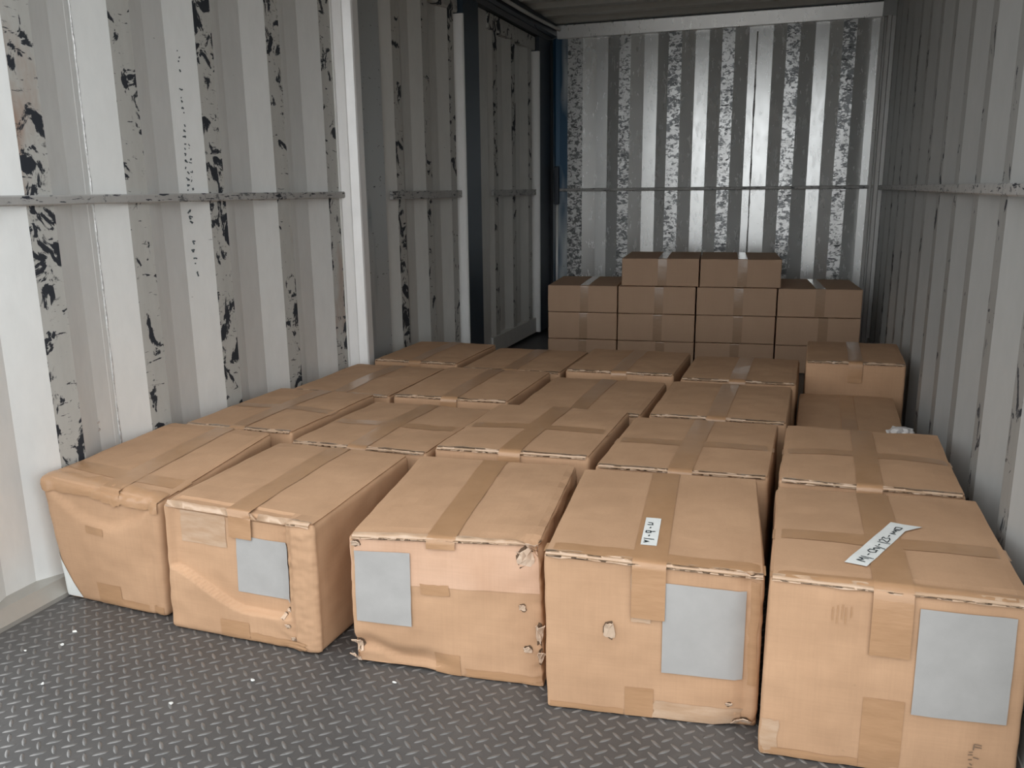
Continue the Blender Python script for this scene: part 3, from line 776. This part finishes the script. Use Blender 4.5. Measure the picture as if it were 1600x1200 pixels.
# stack of small cartons before the end wall
XS = [(-1.547, 5.155), (-1.103, 5.200), (-0.628, 5.246), (-0.156, 5.290), (0.322, 5.335)]
SH = 0.171
colname = ['at the left end', 'second from the left', 'second from the right', 'at the right end']
def small(k0, k1, z, lab, grp, seed, shift=0.0):
    a = Vector((*k0, 0)); b = Vector((*k1, 0)); t = (b-a).normalized(); g = 0.004
    a, b = a+t*(g+shift), b-t*(g-shift)
    n = Vector((-t.y, t.x, 0)); D = 0.585
    e = random.Random(seed).uniform(-0.008, 0.008)
    low = [a+n*e, b+n*e, b+n*(D+e), a+n*(D+e)]
    low = [Vector((q.x, q.y, z+0.001)) for q in low]; high = [q+Vector((0, 0, SH-0.003)) for q in low]
    c = Carton('small_carton', lab, grp, low, high, 'card_small', 0.0045, 0.0022, 0.0012, seed, 8)
    u = 0.475 + 0.03*random.Random(seed+5).uniform(-1, 1)
    c.tape_v(u, u+0.115, 0.02, 0.98, 'tape_small', off=0.0009)
    return c
for lev in range(3):
    for i in range(4):
        small(XS[i], XS[i+1], lev*SH, 'small brown carton %s of the stack\'s %s layer' % (colname[i], ('bottom', 'second', 'third')[lev]),
              'small cartons stacked before the end wall', 50+lev*4+i)
tvec = (Vector((*XS[4], 0))-Vector((*XS[0], 0))).normalized()
p0 = Vector((*XS[1], 0))+tvec*0.018; p1 = p0+tvec*0.474; p2 = p1+tvec*0.478
small((p0.x, p0.y), (p1.x, p1.y), 3*SH, 'left one of the two small brown cartons on top of the stack', 'small cartons stacked before the end wall', 70)
small((p1.x, p1.y), (p2.x, p2.y), 3*SH, 'right one of the two small brown cartons on top of the stack', 'small cartons stacked before the end wall', 71)

# crumpled bit of plastic on the low carton
bm = bmesh.new(); bmesh.ops.create_icosphere(bm, subdivisions=3, radius=0.045)
for q in bm.verts:
    d = 1+0.45*noise.noise(q.co*28)+0.25*noise.noise(q.co*70); q.co = Vector((q.co.x*d*1.0, q.co.y*d*0.8, q.co.z*d*0.55+0.022)); q.co.z = max(q.co.z, 0)
me = bpy.data.meshes.new('plastic_wrap'); bm.to_mesh(me); bm.free(); me.materials.append(M['plastic'])
o = bpy.data.objects.new('plastic_wrap', me); COL.objects.link(o); o.location = (0.338, 2.985, 0.2745)
tag(o, 'pale crumpled plastic wrap poking up behind the second row by the right wall', 'plastic wrap')

# pen notes on the left wall rib, as thin ink strokes
def rib(y_in, z, k):      # on the entrance facing slope that ends at inner flat y_in; k 0 (deep) .. 1 (inner edge)
    return Vector((-A-DEP*(1-k)+0.0012, y_in-0.098*(1-k)-0.0012, z))
def wall_note(y_in, k0, z0, z1, hgt, step, seed, drift=0.0):
    rnd = random.Random(seed); v, f = [], []
    z = z0
    while z > z1:
        if rnd.random() < 0.86:
            pts = [(rnd.random(), rnd.random()) for _ in range(rnd.choice((2, 3, 3, 4)))]
            for a, b in zip(pts, pts[1:]):
                d = Vector((b[0]-a[0], b[1]-a[1])); 
                if d.length < 0.1: continue
                nn = Vector((-d.y, d.x)).normalized()*0.15; n = len(v)
                for e, sg in ((a, 1), (a, -1), (b, -1), (b, 1)):
                    kk = k0+drift*(z0-z)+(e[0]+nn.x*sg)*hgt; zz = z-(e[1]+nn.y*sg)*step*0.8
                    v.append(rib(y_in, zz, kk))
                f.append([n, n+1, n+2, n+3])
        z -= step*rnd.uniform(0.9, 1.25)
    o = mesh('pen_note', v, f, M['wall_ink']); toparent(o, wl); return o
wall_note(2.469, 0.33, 1.56, 1.11, 0.13, 0.017, 1, -0.15)
wall_note(2.469, 0.42, 1.28, 1.11, 0.10, 0.013, 2)
wall_note(2.469, 0.22, 1.05, 0.83, 0.17, 0.020, 3, 0.1)

# bits of white litter on the floor
chips = [(-1.154, 1.468, 0.006), (-1.771, 1.403, 0.005), (-1.73, 1.515, 0.007), (-1.27, 1.334, 0.006), (-1.608, 1.304, 0.006), (-1.707, 1.453, 0.006), (-0.836, 1.561, 0.005)]
chip_labels = ['white paper chip on the floor right in front of the creased carton', 'leftmost tiny white paper chip on the floor, near the left wall sill',
               'tiny white paper chip closest to the front of the leftmost carton', 'tiny white paper chip out on the floor, short of the creased carton',
               'tiny white paper chip nearest the bottom left of the picture', 'tiny white paper chip just short of the one closest to the leftmost carton',
               'tiny white paper chip at the foot of the battered carton']
for i, (x, y, sz) in enumerate(chips):
    rnd = random.Random(i); k = 7
    top = [(sz*rnd.uniform(.5, 1.2)*math.cos(2*math.pi*j/k), sz*0.6*rnd.uniform(.5, 1.2)*math.sin(2*math.pi*j/k), 0.0015+0.002*rnd.random()) for j in range(k)]
    v = top+[(a, b, 0.0) for a, b, _ in top]
    f = [list(range(k)), [k+j for j in range(k)][::-1]]+[[j, k+j, k+(j+1) % k, (j+1) % k] for j in range(k)]
    o = mesh('paper_chip', v, f, M['paper']); o.location = (x, y, 0.0019)
    tag(o, chip_labels[i], 'litter', 'white paper chips on the floor')
